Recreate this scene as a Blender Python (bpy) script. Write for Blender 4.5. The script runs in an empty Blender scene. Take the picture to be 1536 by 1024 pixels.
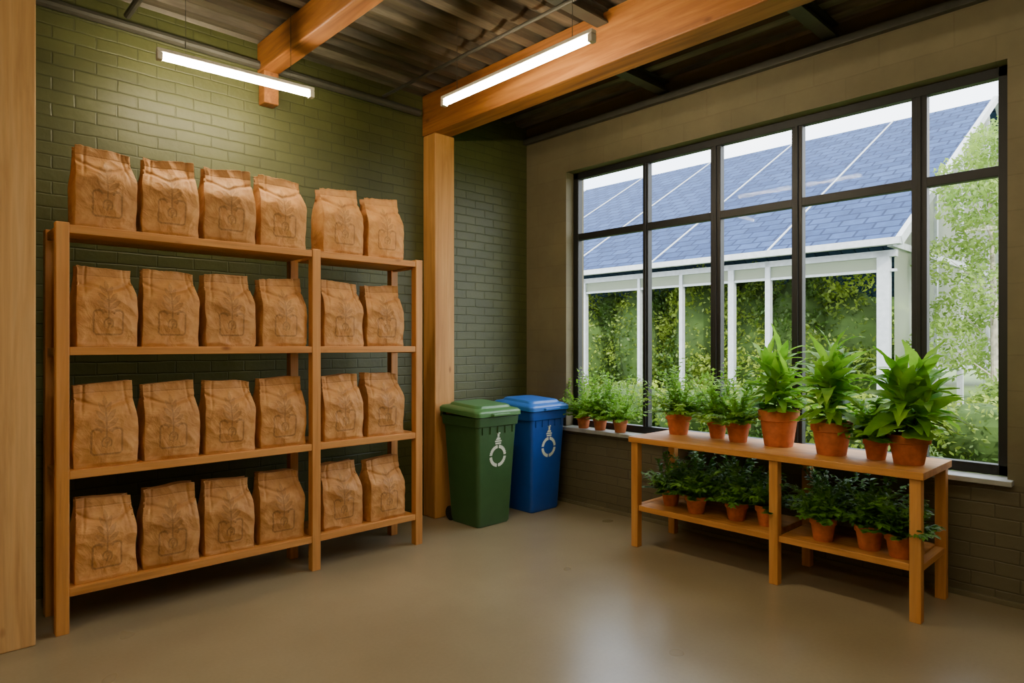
import bpy, math, random
import numpy as np
from mathutils import Vector, Matrix, noise
random.seed(7); np.random.seed(7)
C = bpy.context.scene.collection
H = 1.45
# ------------------------------------------------------------------ materials
def lin(c):
    return tuple((x/12.92 if x <= .04045 else ((x+.055)/1.055)**2.4) for x in [v/255 for v in c])+(1,)
class NT:
    def __init__(s, name):
        s.m = bpy.data.materials.new(name); s.m.use_nodes = True
        s.t = s.m.node_tree; s.n = s.t.nodes; s.l = s.t.links
        s.b = s.n['Principled BSDF']; s.out = s.n['Material Output']
    def new(s, typ, **kw):
        n = s.n.new(typ)
        for k, v in kw.items(): setattr(n, k, v)
        return n
    def link(s, a, b): s.l.new(a, b)
    def pos(s, scale=(1, 1, 1), obj=False):
        mp = s.new('ShaderNodeMapping'); mp.inputs['Scale'].default_value = scale
        if obj:
            tc = s.new('ShaderNodeTexCoord'); s.link(tc.outputs['Object'], mp.inputs[0])
        else:
            g = s.new('ShaderNodeNewGeometry'); s.link(g.outputs['Position'], mp.inputs[0])
        return mp.outputs[0]
    def noise(s, vec, scale, detail=4, rough=.55, dist=0):
        n = s.new('ShaderNodeTexNoise'); n.inputs['Scale'].default_value = scale
        n.inputs['Detail'].default_value = detail; n.inputs['Roughness'].default_value = rough
        n.inputs['Distortion'].default_value = dist
        s.link(vec, n.inputs['Vector']); return n.outputs[0]
    def ramp(s, fac, stops):
        r = s.new('ShaderNodeValToRGB'); e = r.color_ramp.elements
        while len(e) < len(stops): e.new(.5)
        for el, (p, c) in zip(e, stops): el.position = p; el.color = c
        s.link(fac, r.inputs[0]); return r.outputs[0]
    def mix(s, fac, a, b, mode='MIX'):
        n = s.new('ShaderNodeMix', data_type='RGBA', blend_type=mode)
        for v, i in ((fac, 0), (a, 6), (b, 7)):
            if isinstance(v, (float, int, tuple)): n.inputs[i].default_value = v
            else: s.link(v, n.inputs[i])
        return n.outputs[2]
    def bump(s, h, strength=.3, dist=.01, prev=None):
        b = s.new('ShaderNodeBump'); b.inputs['Strength'].default_value = strength
        b.inputs['Distance'].default_value = dist; s.link(h, b.inputs['Height'])
        if prev is not None: s.link(prev, b.inputs['Normal'])
        s.link(b.outputs[0], s.b.inputs['Normal']); return b.outputs[0]
    def col(s, c):
        if isinstance(c, tuple): s.b.inputs['Base Color'].default_value = c
        else: s.link(c, s.b.inputs['Base Color'])
    def rough(s, r):
        if isinstance(r, float): s.b.inputs['Roughness'].default_value = r
        else: s.link(r, s.b.inputs['Roughness'])

def simple(name, c, rough=.5, metal=0., var=.12, nscale=12, bump=0.):
    m = NT(name); v = m.pos()
    n = m.noise(v, nscale, 4)
    c0 = tuple(x*(1-var) for x in c[:3])+(1,); c1 = tuple(min(1, x*(1+var)) for x in c[:3])+(1,)
    m.col(m.ramp(n, [(.3, c0), (.7, c1)])); m.rough(rough); m.b.inputs['Metallic'].default_value = metal
    if bump: m.bump(m.noise(v, nscale*6, 3), bump, .003)
    return m.m

def wood(name, axis, dark, mid, light, rough=.5, knots=True):
    m = NT(name)
    sc = [9, 9, 9]; sc[axis] = .7
    v = m.pos(tuple(sc))
    n1 = m.noise(v, 1.6, 6, .6, .8)
    sc2 = [70, 70, 70]; sc2[axis] = 2.0
    n2 = m.noise(m.pos(tuple(sc2)), 1.0, 3)
    c = m.ramp(n1, [(.25, dark), (.5, mid), (.75, light)])
    c = m.mix(.3, c, m.ramp(n2, [(.3, (.5, .5, .5, 1)), (.65, (1, 1, 1, 1))]), 'MULTIPLY')
    if knots:
        sc3 = [3.2, 3.2, 3.2]; sc3[axis] = 1.5
        vo = m.new('ShaderNodeTexVoronoi'); vo.inputs['Scale'].default_value = 1.7
        m.link(m.pos(tuple(sc3)), vo.inputs['Vector'])
        k = m.ramp(vo.outputs['Distance'], [(.03, (.3, .16, .07, 1)), (.1, (1, 1, 1, 1))])
        c = m.mix(.8, c, k, 'MULTIPLY')
    m.col(c); m.rough(rough); m.bump(n2, .15, .002)
    return m.m
WD, WM, WL = lin((176, 114, 52)), lin((206, 142, 74)), lin((222, 161, 92))
wX, wY, wZ = [wood('shelf_wood_%d' % i, i, WD, WM, WL) for i in range(3)]
BD, BM, BL = lin((108, 62, 22)), lin((152, 94, 38)), lin((186, 124, 58))
bY = wood('beam_wood', 1, BD, BM, BL, .6)
bZ = wood('column_wood', 2, lin((172, 114, 54)), lin((204, 146, 78)), lin((222, 166, 98)), .6)
pZ = wood('post_wood', 2, lin((190, 142, 86)), lin((216, 170, 110)), lin((228, 186, 130)), .6)

def brickmat(name, a, c1, c2, mort, bw, rh, ms, bumps=.6, contrast=.3, rough=.45, split=None):
    m = NT(name); g = m.new('ShaderNodeNewGeometry'); sp = m.new('ShaderNodeSeparateXYZ'); cb = m.new('ShaderNodeCombineXYZ')
    m.link(g.outputs['Position'], sp.inputs[0]); m.link(sp.outputs[a], cb.inputs[0]); m.link(sp.outputs[2], cb.inputs[1])
    nz = m.new('ShaderNodeTexNoise'); nz.inputs['Scale'].default_value = 6; m.link(g.outputs['Position'], nz.inputs['Vector'])
    ad = m.new('ShaderNodeVectorMath', operation='MULTIPLY_ADD'); m.link(nz.outputs['Color'], ad.inputs[0])
    ad.inputs[1].default_value = (.014, .014, 0); m.link(cb.outputs[0], ad.inputs[2])
    b = m.new('ShaderNodeTexBrick'); b.inputs['Scale'].default_value = 1
    b.inputs['Color1'].default_value = c1; b.inputs['Color2'].default_value = c2; b.inputs['Mortar'].default_value = mort
    b.inputs['Mortar Size'].default_value = ms; b.inputs['Mortar Smooth'].default_value = 1
    b.inputs['Brick Width'].default_value = bw; b.inputs['Row Height'].default_value = rh
    m.link(ad.outputs[0], b.inputs['Vector'])
    n = m.noise(g.outputs['Position'], 2.5, 6, .65)
    c = m.mix(contrast, b.outputs['Color'], m.ramp(n, [(.3, (.5, .5, .5, 1)), (.7, (1.0, 1.0, 1.0, 1))]), 'MULTIPLY')
    m.col(c)
    inv = m.new('ShaderNodeMath', operation='SUBTRACT'); inv.inputs[0].default_value = 1; m.link(b.outputs['Fac'], inv.inputs[1])
    p = m.bump(inv.outputs[0], bumps, .006); m.bump(m.noise(g.outputs['Position'], 22, 4), .3, .006, p)
    m.rough(rough); return m.m
mBrick = brickmat('green_brick', 0, lin((75, 79, 38)), lin((82, 86, 42)), lin((64, 68, 32)), .22, .075, .007, .38, .5, .5)
mBlock = brickmat('olive_plaster_block', 1, lin((112, 103, 75)), lin((116, 107, 78)), lin((107, 98, 71)), .4, .2, .006, .12, .5, .65)
mBlockLow = brickmat('olive_brick_dado', 1, lin((94, 86, 62)), lin((100, 92, 66)), lin((80, 73, 53)), .23, .08, .007, .5, .4, .6)
mPlain = simple('side_wall_paint', lin((160, 148, 122)), .7)

def concrete():
    m = NT('polished_concrete'); v = m.pos()
    n = m.noise(v, 1.4, 3, .5, .0); n2 = m.noise(v, 55, 3)
    c = m.ramp(n, [(.0, lin((126, 112, 86))), (.5, lin((146, 132, 104))), (1, lin((166, 152, 122)))])
    c = m.mix(.2, c, m.ramp(n2, [(.3, (.65, .65, .65, 1)), (.65, (1, 1, 1, 1))]), 'MULTIPLY')
    m.col(c)
    m.rough(m.ramp(m.noise(v, 2, 2), [(0, (.24,)*3+(1,)), (1, (.36,)*3+(1,))]))
    return m.m
mFloor = concrete()
def deckmat(name, axis):
    m = NT(name); sc = [8, 8, 8]; sc[axis] = .8
    n = m.noise(m.pos(tuple(sc)), 1.2, 6, .65)
    m.col(m.ramp(n, [(.3, lin((54, 49, 40))), (.52, lin((98, 90, 75))), (.75, lin((150, 140, 120)))]))
    m.rough(.5); m.b.inputs['Metallic'].default_value = .2; m.bump(n, .3, .01); return m.m
dX, dY = deckmat('deck_x', 0), deckmat('deck_y', 1)
mSteel = simple('dark_steel', lin((72, 71, 62)), .5, .2)
mFrame = simple('black_window_frame', lin((14, 16, 18)), .5)
mSill = simple('sill_stone', lin((165, 165, 160)), .5)
mWhite = simple('white_frame', lin((172, 178, 182)), .5)
mTerra = simple('terracotta', lin((196, 112, 64)), .75, var=.2, nscale=25, bump=.3)
mSoil = simple('soil', lin((52, 38, 26)), .95, var=.4, nscale=80, bump=1.)
mGreenP = simple('green_plastic', lin((58, 94, 54)), .38, var=.06)
mGreenL = simple('green_lid_plastic', lin((80, 128, 74)), .36, var=.06)
mBlueP = simple('blue_plastic', lin((24, 76, 165)), .36, var=.06)
mBlueL = simple('blue_lid_plastic', lin((48, 112, 205)), .36, var=.06)
mRubber = simple('rubber', lin((24, 24, 24)), .8)
mDecal = simple('white_print', lin((215, 222, 205)), .6)
mHouse = simple('lamp_housing', lin((200, 196, 185)), .4)

def emis(name, c, s):
    m = NT(name); m.col(c); m.b.inputs['Emission Color'].default_value = c
    m.b.inputs['Emission Strength'].default_value = s; return m.m
mTube = emis('tube_glow', (1, .85, .58, 1), 142)

def leafmat(name, d, l, trans=.35, nscale=7, lo=.3, hi=.7):
    m = NT(name); n = m.noise(m.pos(), nscale, 4)
    c = m.ramp(n, [(lo, d), (hi, l)])
    m.col(c); m.rough(.5)
    tr = m.new('ShaderNodeBsdfTranslucent'); m.link(c, tr.inputs[0])
    mx = m.new('ShaderNodeMixShader'); mx.inputs[0].default_value = trans
    m.link(m.b.outputs[0], mx.inputs[1]); m.link(tr.outputs[0], mx.inputs[2]); m.link(mx.outputs[0], m.out.inputs[0])
    return m.m
lBroad = leafmat('broad_leaf', lin((88, 152, 26)), lin((160, 212, 60)), .5)
lFern = leafmat('fern_leaf', lin((96, 150, 36)), lin((162, 208, 76)), .5)
lDark = leafmat('dark_leaf', lin((58, 106, 30)), lin((108, 160, 54)), .3)
lOut = leafmat('outdoor_leaf', lin((62, 92, 26)), lin((148, 168, 56)), .4, .9, .38, .62)
lTree = leafmat('tree_leaf', lin((82, 118, 40)), lin((148, 174, 80)), .5, 1.5)
mStem = simple('stem', lin((90, 120, 50)), .6)
mBark = simple('birch_bark', lin((170, 162, 145)), .8, var=.3)
mGrass = simple('grass', lin((84, 108, 48)), .9, var=.3, nscale=4)

def glassmat(name, fac, c=(1, 1, 1, 1)):
    m = NT(name); t = m.new('ShaderNodeBsdfTransparent'); t.inputs[0].default_value = c
    g = m.new('ShaderNodeBsdfGlossy'); g.inputs['Roughness'].default_value = .02
    mx = m.new('ShaderNodeMixShader'); mx.inputs[0].default_value = fac
    m.link(t.outputs[0], mx.inputs[1]); m.link(g.outputs[0], mx.inputs[2]); m.link(mx.outputs[0], m.out.inputs[0]); return m.m
mGlass = glassmat('window_glass', .003)
def frosted():
    m = NT('frosted_panel'); m.col(lin((175, 183, 160)))
    tr = m.new('ShaderNodeBsdfTranslucent'); tr.inputs[0].default_value = (.55, .62, .5, 1)
    tp = m.new('ShaderNodeBsdfTransparent')
    a = m.new('ShaderNodeMixShader'); a.inputs[0].default_value = .5; b = m.new('ShaderNodeMixShader'); b.inputs[0].default_value = .3
    m.link(m.b.outputs[0], a.inputs[1]); m.link(tr.outputs[0], a.inputs[2])
    m.link(a.outputs[0], b.inputs[1]); m.link(tp.outputs[0], b.inputs[2]); m.link(b.outputs[0], m.out.inputs[0]); return m.m
mFrost = frosted()
def roofmat():
    m = NT('blue_roof'); g = m.new('ShaderNodeNewGeometry'); sp = m.new('ShaderNodeSeparateXYZ'); cb = m.new('ShaderNodeCombineXYZ')
    m.link(g.outputs['Position'], sp.inputs[0]); m.link(sp.outputs[1], cb.inputs[0]); m.link(sp.outputs[0], cb.inputs[1])
    b = m.new('ShaderNodeTexBrick'); b.inputs['Scale'].default_value = 1
    b.inputs['Color1'].default_value = lin((36, 57, 96)); b.inputs['Color2'].default_value = lin((50, 74, 116)); b.inputs['Mortar'].default_value = lin((22, 38, 72))
    b.inputs['Mortar Size'].default_value = .02; b.inputs['Brick Width'].default_value = .4; b.inputs['Row Height'].default_value = .24
    m.link(cb.outputs[0], b.inputs['Vector'])
    n = m.noise(g.outputs['Position'], 5, 4)
    m.col(m.mix(.6, b.outputs['Color'], m.ramp(n, [(.3, (.45, .45, .45, 1)), (.7, (1, 1, 1, 1))]), 'MULTIPLY')); m.rough(.7)
    m.b.inputs['Specular IOR Level'].default_value = .12; return m.m
mRoof = roofmat()
def bagmat():
    m = NT('kraft_paper'); v = m.pos((1, 1, 1), True)
    oi = m.new('ShaderNodeObjectInfo')
    n = m.noise(v, 14, 5, .55, .4); n2 = m.noise(v, 120, 3)
    c = m.ramp(n, [(.25, lin((174, 118, 60))), (.5, lin((200, 142, 80))), (.8, lin((216, 162, 98)))])
    c = m.mix(.15, c, m.ramp(n2, [(.3, (.6, .6, .6, 1)), (.7, (1, 1, 1, 1))]), 'MULTIPLY')
    hs = m.new('ShaderNodeHueSaturation'); mr = m.new('ShaderNodeMapRange'); mr.inputs[3].default_value = .88; mr.inputs[4].default_value = 1.08
    m.link(oi.outputs['Random'], mr.inputs[0]); m.link(mr.outputs[0], hs.inputs['Value']); m.link(c, hs.inputs['Color'])
    at = m.new('ShaderNodeAttribute', attribute_name='logo')
    c = m.mix(at.outputs['Fac'], hs.outputs[0], lin((84, 58, 34)))
    m.col(c); m.rough(.62)
    w = m.noise(v, 7, 4, .5, 1.2); p = m.bump(w, .7, .02); m.bump(n2, .1, .001, p); return m.m
mBag = bagmat()

# ------------------------------------------------------------------ mesh helpers
class MB:
    def __init__(s): s.v = []; s.f = []; s.m = []; s.mats = []
    def mi(s, mat):
        if mat not in s.mats: s.mats.append(mat)
        return s.mats.index(mat)
    def add(s, vs, fs, mat):
        o = len(s.v); s.v += [tuple(v) for v in vs]; k = s.mi(mat)
        for f in fs: s.f.append(tuple(i+o for i in f)); s.m.append(k)
    def box(s, x0, x1, y0, y1, z0, z1, mat):
        vs = [(x, y, z) for z in (z0, z1) for y in (y0, y1) for x in (x0, x1)]
        s.add(vs, [(0, 2, 3, 1), (4, 5, 7, 6), (0, 1, 5, 4), (2, 6, 7, 3), (0, 4, 6, 2), (1, 3, 7, 5)], mat)
    def beam(s, a, b, w, h, mat):
        a = Vector(a); b = Vector(b); d = (b-a).normalized()
        up = Vector((0, 0, 1)) if abs(d.z) < .95 else Vector((0, 1, 0))
        sd = d.cross(up).normalized(); up = sd.cross(d)
        vs = [p+sd*i*w/2+up*j*h/2 for p in (a, b) for i, j in ((-1, -1), (1, -1), (1, 1), (-1, 1))]
        s.add(vs, [(3, 2, 1, 0), (4, 5, 6, 7), (0, 1, 5, 4), (1, 2, 6, 5), (2, 3, 7, 6), (3, 0, 4, 7)], mat)
    def tube(s, a, b, r, mat, n=10, r2=None):
        a = Vector(a); b = Vector(b); d = (b-a).normalized(); r2 = r if r2 is None else r2
        up = Vector((0, 0, 1)) if abs(d.z) < .95 else Vector((0, 1, 0))
        sd = d.cross(up).normalized(); up = sd.cross(d); vs = []
        for p, rr in ((a, r), (b, r2)):
            for i in range(n):
                t = 2*math.pi*i/n; vs.append(p+sd*math.cos(t)*rr+up*math.sin(t)*rr)
        fs = [(i, (i+1) % n, n+(i+1) % n, n+i) for i in range(n)]+[tuple(range(n))[::-1], tuple(range(n, 2*n))]
        s.add(vs, fs, mat)
    def lathe(s, prof, mat, n=28, c=(0, 0, 0)):
        vs = []; fs = []
        for r, z in prof:
            for i in range(n):
                t = 2*math.pi*i/n; vs.append((c[0]+r*math.cos(t), c[1]+r*math.sin(t), c[2]+z))
        for k in range(len(prof)-1):
            for i in range(n): fs.append((k*n+i, k*n+(i+1) % n, (k+1)*n+(i+1) % n, (k+1)*n+i))
        fs.append(tuple(range(n))[::-1]); fs.append(tuple(range((len(prof)-1)*n, len(prof)*n)))
        s.add(vs, fs, mat)
    def obj(s, name, parent=None, bevel=0, smooth=False, loc=None):
        me = bpy.data.meshes.new(name); me.from_pydata(s.v, [], s.f)
        for m in s.mats: me.materials.append(m)
        me.polygons.foreach_set('material_index', s.m); me.update()
        o = bpy.data.objects.new(name, me); C.objects.link(o)
        if smooth: me.shade_smooth()
        if bevel:
            b = o.modifiers.new('bevel', 'BEVEL'); b.width = bevel; b.segments = 2; b.limit_method = 'ANGLE'; b.angle_limit = .6
        if parent: o.parent = parent
        if loc: o.location = loc
        return o
def empty(name, loc=(0, 0, 0)):
    e = bpy.data.objects.new(name, None); e.empty_display_size = .1; C.objects.link(e); e.location = loc; return e

# ------------------------------------------------------------------ room shell
XR, YB, X0, Y0, ZC = 4.5, 4.55, -3.0, -3.0, 3.56
m = MB(); m.box(X0-.2, XR+.25, Y0-.2, YB+.2, -.12, 0, mFloor); m.obj('floor')
m = MB(); m.box(X0-.2, XR+.25, YB, YB+.2, 0, 3.7, mBrick); m.obj('wall_back')
WY0, WY1, WZ0, WZ1 = .74, 4.03, .70, 3.045
m = MB()
m.box(XR, XR+.25, Y0, YB, 0, WZ0-.03, mBlockLow); m.box(XR, XR+.25, Y0, YB, WZ1, 3.7, mBlock)
m.box(XR, XR+.25, WY1, YB, WZ0-.03, WZ1, mBlock); m.box(XR, XR+.25, Y0, WY0, WZ0-.03, WZ1, mBlock)
m.obj('wall_right')
m = MB(); m.box(X0-.2, X0, Y0, YB, 0, 3.7, mPlain); m.obj('wall_left')
m = MB(); m.box(X0-.2, XR+.25, Y0-.2, Y0, 0, 3.7, mPlain); m.obj('wall_front')
def corr(mb, x0, x1, y0, y1, z, along, mat, per=.2, h=.055):
    a0, a1 = (y0, y1) if along == 0 else (x0, x1)
    pts = []; a = a0
    while a < a1:
        for o, zz in ((0, z), (.42, z), (.54, z+h), (.88, z+h)):
            if a+o*per < a1: pts.append((a+o*per, zz))
        a += per
    pts.append((a1, z)); vs = []; fs = []
    for p, zz in pts:
        if along == 0: vs += [(x0, p, zz), (x1, p, zz)]
        else: vs += [(p, y0, zz), (p, y1, zz)]
    for i in range(len(pts)-1): fs.append((2*i, 2*i+1, 2*i+3, 2*i+2))
    mb.add(vs, fs, mat)
m = MB(); corr(m, X0, 3.36, Y0, YB, ZC, 0, dX); corr(m, 3.36, XR, Y0, YB, ZC, 1, dY)
m.box(X0, XR, Y0, YB, ZC+.06, ZC+.16, dX); m.obj('ceiling')  # unseen flat slab over the deck, put in to block light
m = MB(); m.box(XR-.05, XR, Y0, YB, 3.40, 3.455, mSteel); m.obj('trim_1', bevel=.004)
m = MB(); m.tube((.5, YB-.032, 3.40), (3.2, YB-.032, 3.40), .03, mSteel); m.obj('trim_2')
m = MB(); m.box(XR-.02, XR, Y0, YB, 0, .03, mBlock); m.obj('baseboard_right', bevel=.004)
# beams & posts
m = MB(); m.box(3.25, 3.44, Y0+.001, YB-.001, 3.22, ZC, bY); m.obj('ceiling_beam', bevel=.008)
m = MB(); m.box(1.84, 1.965, Y0+.001, YB-.001, 3.355, ZC, bY); m.box(1.85, 1.955, YB-.1, YB-.001, 3.13, 3.355, bY); m.obj('ceiling_beam', bevel=.008)
m = MB(); m.box(3.26, 3.465, 4.38, YB-.002, 0, 3.22, bZ); m.obj('wood_column', bevel=.008)
m = MB(); m.box(.2, .49, 3.86, 4.1, 0, ZC, pZ); m.obj('wood_post', bevel=.006)
def joist(xa, xb, yy):
    m = MB(); m.box(xa, xb, yy-.045, yy+.045, 3.547, 3.559, mSteel); m.box(xa, xb, yy-.006, yy+.006, 3.482, 3.547, mSteel)
    m.box(xa, xb, yy-.045, yy+.045, 3.47, 3.482, mSteel); m.obj('steel_joist')
for yy in (2.97, 1.68, .4, -.9, -2.2): joist(3.442, XR-.002, yy)
for yy in (2.6, 1.3, 0, -1.3): joist(1.968, 3.248, yy)
for yy in (3.2, 1.7, .2, -1.3): joist(X0+.002, 1.838, yy)
m = MB(); m.tube((2.86, Y0+.01, 3.455), (2.86, YB-.01, 3.455), .013, mSteel); m.obj('conduit_pipe')
m = MB(); m.tube((1.02, Y0+.01, 3.448), (1.02, YB-.07, 3.448), .02, mSteel); m.obj('conduit_pipe')

# ------------------------------------------------------------------ tube lamps: visible pair, then unseen ones added for fill
def lamp(x0, y0, x1, y1, z):
    cx, cy = (x0+x1)/2, (y0+y1)/2; e = empty('tube_light', (cx, cy, z))
    a = Vector((x0-cx, y0-cy, 0)); b = Vector((x1-cx, y1-cy, 0)); d = (b-a).normalized()
    m = MB(); m.beam(a+Vector((0, 0, .034)), b+Vector((0, 0, .034)), .04, .022, mHouse)
    m.beam(a, a+d*.03, .042, .042, mHouse); m.beam(b-d*.03, b, .042, .042, mHouse); m.obj('housing', e, .004)
    m = MB(); m.tube(a+d*.03, b-d*.03, .018, mTube, 12); m.obj('tube', e)
    m = MB()
    for p in (a+d*.15, b-d*.15): m.tube(p+Vector((0, 0, .04)), p+Vector((0, 0, ZC-z)), .002, mSteel, 6)
    m.obj('hanger_rods', e)
lamp(1.06, 4.02, 1.97, 3.96, 3.07)
lamp(2.64, 2.17, 2.64, 3.46, 3.05)
lamp(2.64, -1.3, 2.64, 0, 3.05)  # unseen fill lamp behind the camera, added to brighten the room
lamp(.3, .3, .3, 1.6, 3.05)  # added overhead fill, out of view, lights the bag fronts
lamp(-1.6, 1.0, -1.6, 2.3, 3.05)  # another added fill lamp outside the view

# ------------------------------------------------------------------ window
def window():
    e = empty('window_1', (XR+.13, (WY0+WY1)/2, (WZ0+WZ1)/2)); L = e.location
    m = MB(); xa, xb = XR+.10, XR+.16
    def bx(x0, x1, y0, y1, z0, z1, mt): m.box(x0-L.x, x1-L.x, y0-L.y, y1-L.y, z0-L.z, z1-L.z, mt)
    fw = .06
    bx(xa, xb, WY0, WY0+fw, WZ0, WZ1, mFrame); bx(xa, xb, WY1-fw, WY1, WZ0, WZ1, mFrame)
    bx(xa, xb, WY0, WY1, WZ0, WZ0+fw, mFrame); bx(xa, xb, WY0, WY1, WZ1-fw, WZ1, mFrame)
    for y, w in ((3.225, .055), (2.577, .085), (1.951, .075), (1.198, .085)):
        bx(xa, xb, y-w/2, y+w/2, WZ0+fw, WZ1-fw, mFrame)
        bx(xa-.012, xa, y-.012, y+.012, WZ0+fw, WZ1-fw, mFrame)
    bx(xa+.002, xb-.002, WY0, WY1, 2.42, 2.48, mFrame)
    m.obj('frame', e, .004)
    m = MB(); bx(xa+.028, xa+.034, WY0+.02, WY1-.02, WZ0+.02, WZ1-.02, mGlass); m.obj('glass', e)
    m = MB(); bx(XR-.07, XR+.1, WY0-.03, WY1+.03, WZ0-.03, WZ0, mSill); m.obj('sill', e, .004)
window()

# ------------------------------------------------------------------ storage shelf
SX0, SX1, SXM = .575, 2.79, 1.962
SY0, SY1 = 3.9, 4.28
levels = [.225, .815, 1.44, 2.055]
e = empty('storage_shelf', (SX0, SY0, 0))
m = MB(); pw = .058
def sb(x0, x1, y0, y1, z0, z1, mt): m.box(x0-SX0, x1-SX0, y0-SY0, y1-SY0, z0, z1, mt)
for x in (SX0, SXM-pw/2, SX1-pw):
    for y in (SY0, SY1-pw): sb(x, x+pw, y, y+pw, 0, 2.065, wZ)
m.obj('posts', e, .004)
m = MB()
for z in levels:
    sb(SX0+pw, SXM-pw/2, SY0+.004, SY1-.004, z-.042, z, wX); sb(SXM+pw/2, SX1-pw, SY0+.004, SY1-.004, z-.042, z, wX)
m.obj('boards', e, .003)
m = MB()
for z in levels[1:]:
    for x in (SX0, SX1-pw): sb(x+.01, x+pw-.01, SY0+pw, SY1-pw, z-.05, z-.005, wY)
m.obj('side_rails', e, .003)

# ------------------------------------------------------------------ paper bags
def sdseg(px, py, ax, ay, bx, by):
    dx, dy = bx-ax, by-ay; t = max(0, min(1, ((px-ax)*dx+(py-ay)*dy)/(dx*dx+dy*dy)))
    return math.hypot(px-ax-t*dx, py-ay-t*dy)
def logo(x, z):
    def ss(d, w=.0034, s=.0022): return max(0, min(1, (w+s-d)/s))
    r = 0
    z = z-.012
    qx, qz = abs(x)-.054, abs(z-.118)-.048
    d = abs(math.hypot(max(qx, 0), max(qz, 0))+min(max(qx, qz), 0)-.016)
    if not (z > .15 and abs(x) < .032): r = max(r, ss(d))
    for sx in (-1, 1):
        r = max(r, ss(sdseg(x, z, sx*.033, .182, sx*.026, .168)))
    # seed / bean emblem, open ring
    d = abs(math.hypot(x, (z-.112)*.82)-.022)
    if z > .093: r = max(r, ss(d, .0028))
    r = max(r, ss(sdseg(x, z, -.003, .088, .004, .116), .003)); d = abs(math.hypot(x-.003, (z-.118)*.8)-.009); r = max(r, ss(d, .002)*.8)
    r = max(r, ss(sdseg(x, z, 0, .142, 0, .29), .003))
    def leaf(cx, cz, ang, a, b):
        dx, dz = x-cx, z-cz; u = dx*math.cos(ang)+dz*math.sin(ang); w = -dx*math.sin(ang)+dz*math.cos(ang)
        if abs(u) > a: return 0
        ww = b*(1-(u/a)**2); k = abs(w)/max(ww, 1e-5)
        return (.6 if k < .7 else .95) if k < 1 else 0
    for s in (-1, 1):
        f = (lambda g: g if s > 0 else math.pi-g)
        r = max(r, leaf(s*.030, .212, f(.75), .038, .012))
        r = max(r, leaf(s*.024, .250, f(.95), .040, .012))
        r = max(r, leaf(s*.016, .288, f(1.15), .036, .010))
        r = max(r, leaf(s*.032, .180, f(.35), .028, .007))
    r = max(r, leaf(0, .318, math.pi/2, .034, .010))
    return r*.5
def bag_mesh(seed, W=.305, D=.19, HT=.428):
    NF, NS, NB, NL = 96, 10, 14, 130
    per = [(-.5+i/NF, -.5) for i in range(NF)]+[(.5, -.5+i/NS) for i in range(NS)]+[(.5-i/NB, .5) for i in range(NB)]+[(-.5, .5-i/NS) for i in range(NS)]
    P = len(per); vs = []; lg = []
    rs = random.Random(seed); tilt = rs.uniform(-.012, .012)
    def sm(a, b, x):
        t = max(0, min(1, (x-a)/(b-a))); return t*t*(3-2*t)
    for k in range(NL+1):
        v = k/NL
        w = W*(1-.09*sm(.55, .92, v)-.02*(1-sm(0, .05, v)))
        d = D*(1-.58*sm(.55, .93, v))*(1-.05*(1-sm(0, .05, v)))
        cy = .022*sm(.55, 1, v)
        for (x, y) in per:
            cf = 1-.03*(abs(2*x)**9)*(abs(2*y)**9)
            X = x*w*cf; Y = y*d*cf+cy; z = v*HT
            if abs(y) >= .499: Y += math.copysign(1, y)*(.014*math.cos(math.pi*x)*math.sin(math.pi*min(1, v*1.12))*(1 if v < .89 else 0))
            if abs(x) >= .499 and v > .3:
                X -= math.copysign(1, x)*.034*(1-abs(2*y))*sm(.3, .8, v)
            q = Vector((X*5+seed*13, Y*5, z*5))
            n = noise.noise(q)*.010-abs(noise.noise(q*1.7+Vector((5, 2, 1))))*.014-abs(noise.noise(q*3.7))*.005
            n *= sm(0, .06, v)
            fold = .010*math.exp(-((v-.70-.12*abs(2*x)+.05*noise.noise(Vector((x*3, seed, 0))))/.025)**2)
            fold += .006*math.exp(-((abs(x)-.38+.10*(v-.5))/.025)**2)*sm(.5, .8, v)
            if y <= -.499: Y -= n-fold
            elif y >= .499: Y += n
            else: X += math.copysign(1, x)*n*.8
            Y += .012*noise.noise(Vector((x*4, seed*3.1, v*1.5)))*sm(.8, 1, v)
            if .885 < v < .90: Y += math.copysign(.003, -y)
            X += .008*noise.noise(Vector((seed*3.3, v*4, math.copysign(2, x))))*abs(2*x)
            zz = z+(.010*noise.noise(Vector((x*2.5+seed, 7, 0)))+.004*noise.noise(Vector((x*14+seed, 3, 0)))+tilt*2*x)*sm(.8, 1, v)
            vs.append((X, Y, zz))
            l = 0
            if y <= -.499: l = logo(x*w, z)*(.9+.4*noise.noise(Vector((x*30, seed, v*40))))
            if v > .895: l = max(l, .12)
            if .885 < v < .90: l = .26
            if v > .975: l = max(l, .26)
            lg.append(max(0, l))
    fs = []
    for k in range(NL):
        for i in range(P):
            j = (i+1) % P; fs.append((k*P+i, k*P+j, (k+1)*P+j, (k+1)*P+i))
    fs.append(tuple(range(P))[::-1])
    fs.append(tuple(range(NL*P, NL*P+P)))
    me = bpy.data.meshes.new('paper_bag_mesh'); me.from_pydata(vs, [], fs); me.materials.append(mBag)
    a = me.attributes.new('logo', 'FLOAT', 'POINT'); a.data.foreach_set('value', lg)
    me.shade_smooth(); me.polygons[-1].use_smooth = False; return me
bags = [bag_mesh(s) for s in (1, 2, 3, 4, 5, 6)]
slots = [.655+.149, .975+.149, 1.295+.149, 1.618+.149, 2.03+.15, 2.365+.15]
k = 0
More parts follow.
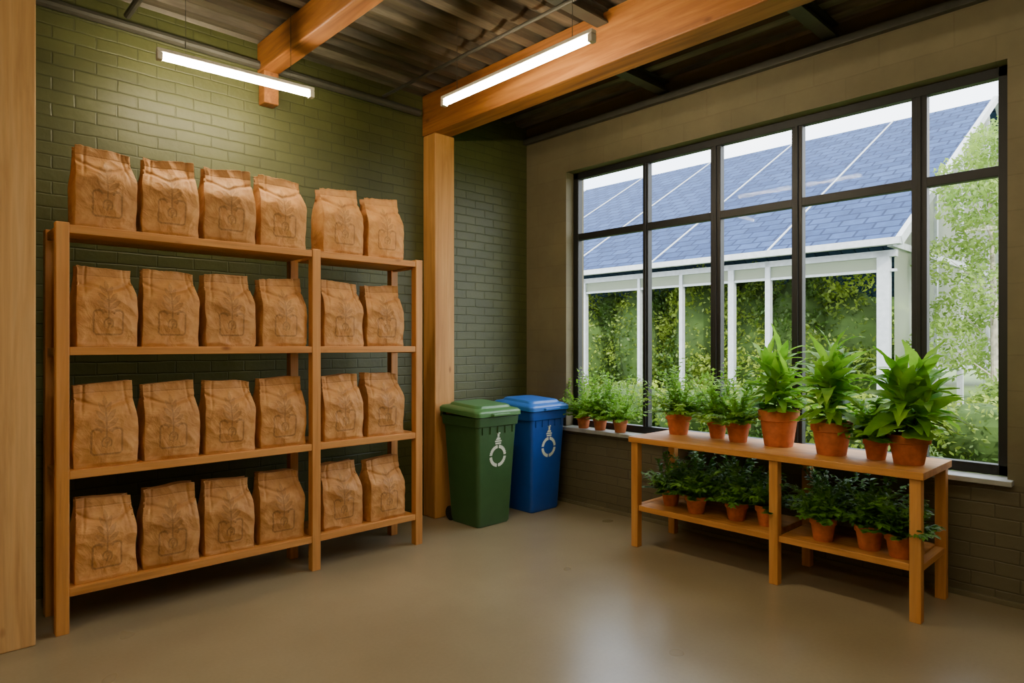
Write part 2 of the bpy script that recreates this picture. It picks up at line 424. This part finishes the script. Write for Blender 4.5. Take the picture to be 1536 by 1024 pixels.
for r, z in enumerate(levels):
    for c, x in enumerate(slots):
        o = bpy.data.objects.new('paper_bag', bags[(k*5+r*2) % 6 if c % 2 else (k+r) % 6]); C.objects.link(o)
        o.location = (x+random.uniform(-.003, .003), SY0+.13+random.uniform(-.008, .012), z)
        o.rotation_euler = (0, 0, random.uniform(-.07, .04))
        s = random.uniform(.97, 1.02); o.scale = (s*.97, s, s*(1.03 if r == 3 else 1.0)); k += 1

# ------------------------------------------------------------------ bins
def rrect(hx, hy, r, n=6):
    pts = []
    for cx, cy, a0 in ((hx-r, hy-r, 0), (-hx+r, hy-r, 90), (-hx+r, -hy+r, 180), (hx-r, -hy+r, 270)):
        for i in range(n):
            a = math.radians(a0+90*i/(n-1)); pts.append((cx+r*math.cos(a), cy+r*math.sin(a)))
    return pts
def loft(mb, secs, mat, shear=0):
    vs = []; fs = []; n = 24
    for (z, hx, hy, r, cy) in secs:
        for x, y in rrect(hx, hy, r): vs.append((x, y+cy, z+shear*(y+.25)))
    for k in range(len(secs)-1):
        for i in range(n): fs.append((k*n+i, k*n+(i+1) % n, (k+1)*n+(i+1) % n, (k+1)*n+i))
    fs.append(tuple(range(n))[::-1]); fs.append(tuple(range((len(secs)-1)*n, len(secs)*n)))
    mb.add(vs, fs, mat)
def bin_(name, x, y, mb_, ml):
    e = empty(name, (x, y, 0))
    m = MB(); loft(m, [(0, .165, .17, .03, .0), (.02, .172, .178, .03, 0), (.45, .193, .200, .03, 0), (.80, .212, .218, .03, 0), (.802, .226, .232, .035, 0), (.875, .232, .238, .035, 0), (.877, .21, .215, .03, 0)], mb_)
    for i in range(-2, 3): m.box(i*.08-.004, i*.08+.004, -.226, -.2, .74, .80, mb_)
    o = m.obj('body', e, .004); o.data.shade_smooth()
    o.modifiers.new('wn', 'WEIGHTED_NORMAL')
    m = MB()
    loft(m, [(.878, .235, .24, .04, 0), (.88, .247, .252, .045, 0), (.915, .247, .252, .045, 0), (.93, .232, .238, .05, 0), (.940, .19, .195, .05, 0), (.957, .178, .183, .05, 0), (.962, .165, .17, .05, 0)], ml, .055)
    m.box(-.09, .09, -.275, -.245, .885, .905, ml)
    o = m.obj('lid', e, .004); o.data.shade_smooth(); o.modifiers.new('wn', 'WEIGHTED_NORMAL')
    m = MB(); m.tube((-.2, .262, .9), (.2, .262, .9), .014, mb_, 12)
    for sx in (-.19, 0, .19): m.box(sx-.015, sx+.015, .23, .27, .86, .91, mb_)
    m.obj('handle_bar', e)
    m = MB()
    for sx in (-1, 1): m.tube((sx*.13, .18, .06), (sx*.172, .18, .06), .06, mRubber, 24)
    m.tube((-.15, .18, .06), (.15, .18, .06), .012, mSteel, 10); m.obj('wheels', e)
    def fy(z): return -(.178+(z-.02)*(.022/.43)) - .0025 if z < .45 else -(.200+(z-.45)*(.018/.35))-.0025
    m = MB(); cz = .56; cx = .01
    def arc(r0, r1, a0, a1, c_z, n=24):
        vs = []
        for i in range(n+1):
            a = math.radians(a0+(a1-a0)*i/n); wob = .004*math.sin(i*2.1)
            for r in (r0+wob*.4, r1+wob): zz = c_z+r*math.cos(a); vs.append((cx+r*math.sin(a), fy(zz), zz))
        m.add(vs, [(2*i, 2*i+1, 2*i+3, 2*i+2) for i in range(n)], mDecal)
    for a in (6, 96, 186, 276): arc(.062, .088, a, a+80, cz)
    def quad(x0, x1, z0, z1):
        m.add([(cx+x0, fy(z0), z0), (cx+x1, fy(z0), z0), (cx+x1, fy(z1), z1), (cx+x0, fy(z1), z1)], [(0, 1, 2, 3)], mDecal)
    quad(-.03, .03, cz+.094, cz+.106); quad(-.035, .035, cz+.112, cz+.124); arc(.0, .024, -90, 90, cz+.128, 12); quad(-.01, .01, cz+.154, cz+.176); quad(-.018, .018, cz+.178, cz+.188)
    m.obj('printed_symbol', e)
bin_('green_recycling_bin', 3.50, 4.085, mGreenP, mGreenL)
bin_('blue_recycling_bin', 4.13, 4.12, mBlueP, mBlueL)

# ------------------------------------------------------------------ bench
BX0, BX1, BY0, BY1, BT = 3.85, 4.39, .99, 2.83, .79
e = empty('plant_bench', (BX0, BY0, 0)); m = MB()
def bb(x0, x1, y0, y1, z0, z1, mt): m.box(x0-BX0, x1-BX0, y0-BY0, y1-BY0, z0, z1, mt)
for x in (BX0+.005, BX1-.06):
    for y in (BY0+.005, 1.75, BY1-.06): bb(x, x+.055, y, y+.055, 0, BT-.04, wZ)
m.obj('legs', e, .004)
m = MB(); bb(BX0-.01, BX1+.01, BY0-.01, BY1+.01, BT-.04, BT, wY); bb(BX0+.015, BX1-.015, BY0+.062, 1.748, .262, .30, wY); bb(BX0+.015, BX1-.015, 1.807, BY1-.062, .262, .30, wY)
bb(BX0+.061, BX1-.061, BY0+.01, BY0+.055, .262, .298, wX); bb(BX0+.061, BX1-.061, BY1-.055, BY1-.01, .262, .298, wX)
m.obj('boards', e, .003)

# ------------------------------------------------------------------ plants
def leaf(mb, base, d, L, w, droop, mat, n=6, fold=.25, wave=0):
    p = Vector(base); d = Vector(d).normalized(); vs = []
    side = d.cross(Vector((0, 0, 1)))
    if side.length < .05: side = Vector((1, 0, 0))
    side.normalize(); side = (Matrix.Rotation(random.uniform(-.5, .5), 3, d) @ side)
    for i in range(n+1):
        s = i/n; ww = w*.5*(math.sin(math.pi*min(1, s**.75*.97+.03)))**.9 if 0 < s < 1 else w*.04
        up = side.cross(d)
        o = up*ww*fold
        vs += [p+side*ww+o+up*wave*w*math.sin(i*2.3), p, p-side*ww+o-up*wave*w*math.sin(i*2.3)]
        d = (d+Vector((0, 0, -droop/n))).normalized(); p = p+d*(L/n)
    fs = []
    for i in range(n):
        a = 3*i; fs += [(a, a+1, a+4, a+3), (a+1, a+2, a+5, a+4)]
    mb.add(vs, fs, mat)
def pot(e, D, h):
    r = D/2; m = MB()
    m.lathe([(r*.66, 0), (r*.70, h*.03), (r*.88, h*.70), (r*.99, h*.72), (r*1.0, h*.98), (r*.97, h), (r*.88, h), (r*.86, h*.86)], mTerra)
    o = m.obj('pot', e, smooth=True); o.modifiers.new('es', 'EDGE_SPLIT').split_angle = .6
    m = MB(); m.lathe([(r*.855, h*.8), (r*.85, h*.9), (r*.4, h*.93)], mSoil, 20); m.obj('soil', e)
def dirv(az, el): return Vector((math.cos(az)*math.cos(el), math.sin(az)*math.cos(el), math.sin(el)))
def fixv(m, x, y, z, D, h, xmax, zmax, ymax=None):
    vv = []
    for a, b, c in m.v:
        if c < h+.004 and math.hypot(a, b) > D*.4: c = h+.004
        if xmax is not None and a+x > xmax: a = xmax-x-random.random()*.01
        if ymax is not None and b+y > ymax: b = ymax-y-random.random()*.015
        if zmax is not None and c+z > zmax: c = zmax-z-random.random()*.01
        vv.append((a, b, c))
    m.v = vv
def broad(x, y, z, D, h, PH, spread, nl=34, wr=.25):
    e = empty('potted_leafy_plant', (x, y, z)); pot(e, D, h); m = MB()
    ns = 4
    for s in range(ns):
        az = s*1.57+random.uniform(-.3, .3); p0 = Vector((random.uniform(-.03, .03), random.uniform(-.03, .03), h*.85))
        top = p0+Vector((math.cos(az)*spread*.16, math.sin(az)*spread*.16, PH*random.uniform(.42, .6) if s else PH*.68))
        m.tube(p0, top, .006, mStem, 6, .004)
        for i in range(nl//ns*2):
            t = (i+.5)/(nl//ns*2); b = p0.lerp(top, .15+.85*t)
            el = math.radians(18+58*t**1.3+random.uniform(-14, 14)); a = i*2.4+s+random.uniform(-.3, .3)
            L = spread*random.uniform(.46, .66)*(1-.1*t); leaf(m, b, dirv(a, el), L, L*wr*random.uniform(.85, 1.15), random.uniform(.6, 1.9), lBroad, 8, .22, .06)
    fixv(m, x, y, z, D, h, 4.59, None); m.obj('foliage', e, smooth=True)
def bushy(x, y, z, D, h, PH, spread, mat, ns=26, lf=.035, name='potted_fern', xmax=None, zmax=None, ymax=None):
    e = empty(name, (x, y, z)); pot(e, D, h); m = MB()
    for s in range(ns):
        az = s*2.4+random.uniform(-.3, .3); t = (s+.5)/ns; el = math.radians(82-66*t**.8+random.uniform(-8, 8))
        L = (PH*.98*(1-t)+spread*.66*t)*random.uniform(.7, 1.1); d = dirv(az, el); p = Vector((random.uniform(-.03, .03), random.uniform(-.03, .03), h*.88)); N = 13
        for i in range(N):
            q = p+d*(L/N); m.beam(p, q, .0022, .0022, mStem) if i < N-1 else None
            if i > 0:
                for sg in (-1, 1, 0):
                    sd = Vector((-d.y, d.x, 0)); sd = sd.normalized() if sd.length > .01 else Vector((1, 0, 0))
                    ld = (sd*sg+d*.7+Vector((random.uniform(-.5, .5), random.uniform(-.5, .5), random.uniform(-.3, .5)))).normalized()
                    l = lf*random.uniform(.7, 1.4)*(1.15-.4*i/N); leaf(m, q, ld, l, l*.5, .6, mat, 3, .2)
            d = (d+Vector((random.uniform(-.1, .1), random.uniform(-.1, .1), -.6/N))).normalized(); p = q
    fixv(m, x, y, z, D, h, xmax, zmax, ymax); m.obj('foliage', e)
XM = 4.58
bushy(4.215, 2.66, BT, .19, .155, .42, .44, lFern, 48, .042, xmax=XM)
bushy(4.24, 2.36, BT, .14, .12, .46, .34, lFern, 40, .042, xmax=XM)
bushy(4.175, 2.17, BT, .165, .135, .40, .30, lFern, 36, .045, xmax=XM)
broad(4.20, 1.90, BT, .255, .235, .54, .46, 50)
broad(4.10, 1.53, BT, .235, .20, .62, .48, 50)
bushy(4.12, 1.29, BT, .14, .12, .32, .28, lBroad, 26, .06, 'potted_herb', xmax=XM)
broad(4.09, 1.115, BT, .215, .165, .50, .54, 50, .28)
for yy, ph in ((3.83, .42), (3.64, .50), (3.42, .48)):
    bushy(4.512, yy, WZ0, .13, .11, ph, .32, lFern, 40, .042, xmax=XM, ymax=4.02)
zb = .30; ZM = BT-.05
for x, y, D, h, ph, sp in ((4.05, 2.62, .14, .12, .30, .30), (3.99, 2.38, .15, .12, .32, .32), (4.02, 2.10, .15, .12, .34, .36), (4.04, 1.90, .15, .13, .30, .32),
                          (3.97, 1.53, .15, .14, .27, .28), (3.99, 1.285, .155, .14, .27, .30), (3.965, 1.12, .16, .13, .27, .28), (4.25, 2.5, .14, .12, .36, .36), (4.26, 2.2, .14, .12, .36, .36), (4.25, 1.62, .14, .12, .36, .34), (4.25, 1.36, .14, .12, .36, .34)):
    bushy(x, y, zb, D, h, ph, sp, lDark, 28, .046, xmax=4.46, zmax=ZM)

# ------------------------------------------------------------------ outdoors
m = MB(); m.box(4.76, 60, -30, 60, -.3, -.1, mGrass); m.obj('lawn_ground')
def cloud(name, blobs, n, size, mat, extra=None):
    vol = np.array([b[3]*b[4]*b[5] for b in blobs])**.66; vol /= vol.sum()
    idx = np.random.choice(len(blobs), n, p=vol); B = np.array(blobs)[idx]
    d = np.random.normal(size=(n, 3)); d /= np.linalg.norm(d, axis=1)[:, None]; r = np.random.uniform(.45, 1.03, (n, 1))**.6
    c = B[:, :3]+d*r*B[:, 3:6]; c[:, 2] = np.maximum(c[:, 2], -.05)
    u = np.random.normal(size=(n, 3)); u /= np.linalg.norm(u, axis=1)[:, None]; w = np.cross(u, np.random.normal(size=(n, 3))); w /= np.linalg.norm(w, axis=1)[:, None]
    s = size*np.random.uniform(.6, 1.4, (n, 1))
    V = np.stack([c-u*s, c-w*s*.5, c+u*s, c+w*s*.5], 1).reshape(-1, 3)
    mb = extra or MB(); o = len(mb.v); k = mb.mi(mat); mb.v += V.tolist()
    mb.f += [(o+4*i, o+4*i+1, o+4*i+2, o+4*i+3) for i in range(n)]; mb.m += [k]*n
    return mb.obj(name)
def blobs_line(x0, y0, x1, y1, h, r, n):
    out = []
    for i in range(n):
        t = (i+random.random())/n; hh = h*random.uniform(.85, 1.05)
        out.append((x0+(x1-x0)*t+random.uniform(-r, r)*.5, y0+(y1-y0)*t, hh*.5, r*random.uniform(.8, 1.2), r*random.uniform(.9, 1.3), hh*.5))
    return out
mCore = simple('hedge_core', lin((52, 76, 22)), .9, var=.3, nscale=3)
def hedge(name, x0, y0, x1, y1, h, r, n, cnt, size, mat, lumps=False):
    mb = MB(); bl = blobs_line(x0, y0, x1, y1, h, r, n)
    for b in bl:
        pr = [(math.sin(math.pi*i/8)*.72+.001, -math.cos(math.pi*i/8)*.82) for i in range(9)]
        o = len(mb.v); mb.lathe(pr, mCore, 12)
        for j in range(o, len(mb.v)):
            v = mb.v[j]; mb.v[j] = (b[0]+v[0]*b[3], b[1]+v[1]*b[4], max(-.1, b[2]+v[2]*b[5]))
    if lumps:  # leafy clumps standing out of the near side give relief
        ex = []
        for i in range(n*7):
            t = random.random(); rr = random.uniform(.22, .42)
            ex.append((x0-r*.55+random.uniform(-.2, .25), y0+(y1-y0)*t, random.uniform(.1, h-.35), rr, rr*1.2, rr*.8))
        bl = bl+ex
    return cloud(name, bl, cnt, size, mat, mb)
hedge('hedge', 12.35, 3.9, 12.35, 22, 3.0, .8, 34, 90000, .042, lOut, True)
hedge('shrub_row', 8.3, -1.5, 8.3, 12, .95, .55, 20, 26000, .035, lOut)
hedge('tree_line', 30, -10, 30, 50, 6, 3, 24, 24000, .22, lTree)
def tree(name, x, y, h, rx, z0, n):
    mb = MB(); mb.tube((x, y, -.1), (x+.1, y+.05, h*.55), .06, mBark, 10, .04); mb.tube((x+.1, y+.05, h*.55), (x, y+.1, h*.92), .04, mBark, 8, .012)
    bl = []
    for i in range(14):
        t = i/13; a = i*2.4; rr = rx*(1-.6*t)*.75; z = z0+(h-z0)*t
        c = (x+math.cos(a)*rr, y+math.sin(a)*rr, z); bl.append((*c, rx*.5, rx*.5, .4))
        mb.tube((x+.05, y+.05, max(.4, z-.5)), c, .014, mBark, 6, .005)
    return cloud(name, bl, n, .04, lTree, mb)
tree('birch_tree', 12.2, 2.15, 4.6, 1.05, 1.2, 11000)
tree('birch_tree', 16.5, 1.0, 6.6, 1.5, 1.2, 14000)
hedge('garden_shrub', 9.9, .2, 9.9, 1.9, 1.2, .5, 5, 9000, .045, lTree)

# greenhouse
e = empty('greenhouse_building', (11, 3.2, -.1)); L = Vector((11, 3.2, -.1)); YG, YE = 3.2, 26.0; EZ, RZ, RX = 3.1, 6.85, 17.5
def P(x, y, z): return Vector((x, y, z))-L
m = MB(); sl = (RZ-EZ)/(RX-11)
m.add([P(10.85, YG-.1, EZ-.05), P(10.85, YE, EZ-.05), P(RX, YE, RZ), P(RX, YG-.1, RZ), P(10.85, YG-.1, EZ-.11), P(10.85, YE, EZ-.11), P(RX, YE, RZ-.06), P(RX, YG-.1, RZ-.06)],
      [(3, 2, 1, 0), (4, 5, 6, 7), (0, 1, 5, 4), (2, 3, 7, 6), (3, 0, 4, 7), (1, 2, 6, 5)], mRoof)
XB = 24.0
m.add([P(XB, YG-.1, EZ), P(XB, YE, EZ), P(RX, YE, RZ), P(RX, YG-.1, RZ), P(XB, YG-.1, EZ-.06), P(XB, YE, EZ-.06), P(RX, YE, RZ-.06), P(RX, YG-.1, RZ-.06)],
      [(0, 1, 2, 3), (7, 6, 5, 4), (4, 5, 1, 0), (6, 7, 3, 2), (7, 4, 0, 3), (5, 6, 2, 1)], mRoof)
m.obj('roof', e)
m = MB()
m.beam(P(10.83, YG-.12, EZ-.1), P(RX, YG-.12, RZ-.02), .08, .14, mWhite); m.beam(P(XB, YG-.12, EZ-.1), P(RX, YG-.12, RZ-.02), .08, .14, mWhite)
y = YG+1.9
while y < YE: m.beam(P(10.85, y, EZ-.04), P(RX, y, RZ+.01), .03, .02, mWhite); y += 2.4
m.beam(P(10.8, YG-.15, EZ-.1), P(10.8, YE, EZ-.1), .12, .10, mWhite)
m.beam(P(11.15, YG, EZ-.24), P(11.15, YE, EZ-.24), .1, .10, mWhite)
m.beam(P(11.15, YG, 2.6), P(11.15, YE, 2.6), .06, .04, mWhite)
for y, w in ((3.38, .18), (5.22, .09), (5.91, .11), (6.96, .07), (7.95, .06), (9.42, .1), (11, .1), (13, .1), (15, .1), (18, .1), (21, .1)):
    m.box(11.10-L.x, 11.20-L.x, y-w/2-L.y, y+w/2-L.y, 0, EZ-.2-L.z, mWhite)
for x in (12.2, 13.4, 15.2, 17.5, 19, 20.5, 22, 23.9):
    zt = EZ+sl*(x-11)-.1 if x <= RX else EZ+sl*(XB-x)-.1
    m.box(x-.04-L.x, x+.04-L.x, 0, .1, 0, zt-L.z, mWhite)
m.beam(P(11, YG+.05, EZ-.1), P(XB, YG+.05, EZ-.1), .08, .1, mWhite); m.beam(P(11, YG+.05, 1.0), P(XB, YG+.05, 1.0), .06, .06, mWhite)
m.obj('frame', e)
m = MB(); m.box(11.14-L.x, 11.16-L.x, .1, YE-L.y, 2.6-L.z, EZ-.2-L.z, mFrost)
m.add([P(11, YG+.05, EZ), P(RX, YG+.05, RZ-.1), P(XB, YG+.05, EZ)], [(0, 1, 2)], mFrost)
m.add([P(11.2, YG+.05, 1.0), P(XB, YG+.05, 1.0), P(XB, YG+.05, EZ), P(11.2, YG+.05, EZ)], [(0, 1, 2, 3)], mFrost); m.obj('glazing', e)

# ------------------------------------------------------------------ lights, world, camera
sd = bpy.data.lights.new('sun', 'SUN'); sd.energy = 6; sd.angle = .06; sd.color = (1, .94, .80)
so = bpy.data.objects.new('sun', sd); C.objects.link(so); so.rotation_euler = Vector((.6, .8, -.6)).to_track_quat('-Z', 'Y').to_euler(); so.location = (0, 0, 12)
w = bpy.data.worlds.new('sky'); bpy.context.scene.world = w; w.use_nodes = True; n = w.node_tree.nodes; l = w.node_tree.links
bg = n['Background']; tc = n.new('ShaderNodeTexCoord'); nz = n.new('ShaderNodeTexNoise'); nz.inputs['Scale'].default_value = 2.2; nz.inputs['Detail'].default_value = 6
mp = n.new('ShaderNodeMapping'); mp.inputs['Scale'].default_value = (1, 1, 2.5); l.new(tc.outputs['Generated'], mp.inputs[0]); l.new(mp.outputs[0], nz.inputs[0])
rp = n.new('ShaderNodeValToRGB'); rp.color_ramp.elements[0].position = .35; rp.color_ramp.elements[0].color = (.68, .82, 1, 1); rp.color_ramp.elements[1].position = .6; rp.color_ramp.elements[1].color = (1, .99, .96, 1)
l.new(nz.outputs[0], rp.inputs[0]); l.new(rp.outputs[0], bg.inputs[0]); bg.inputs[1].default_value = 7.0
cd = bpy.data.cameras.new('camera'); cd.sensor_width = 36; cd.lens = 977/1536*36; cd.shift_y = 5/1536; cd.clip_start = .05; cd.clip_end = 300
co = bpy.data.objects.new('camera', cd); C.objects.link(co); co.location = (0, 0, H); co.rotation_euler = (math.pi/2, 0, math.radians(-43.4))
bpy.context.scene.camera = co
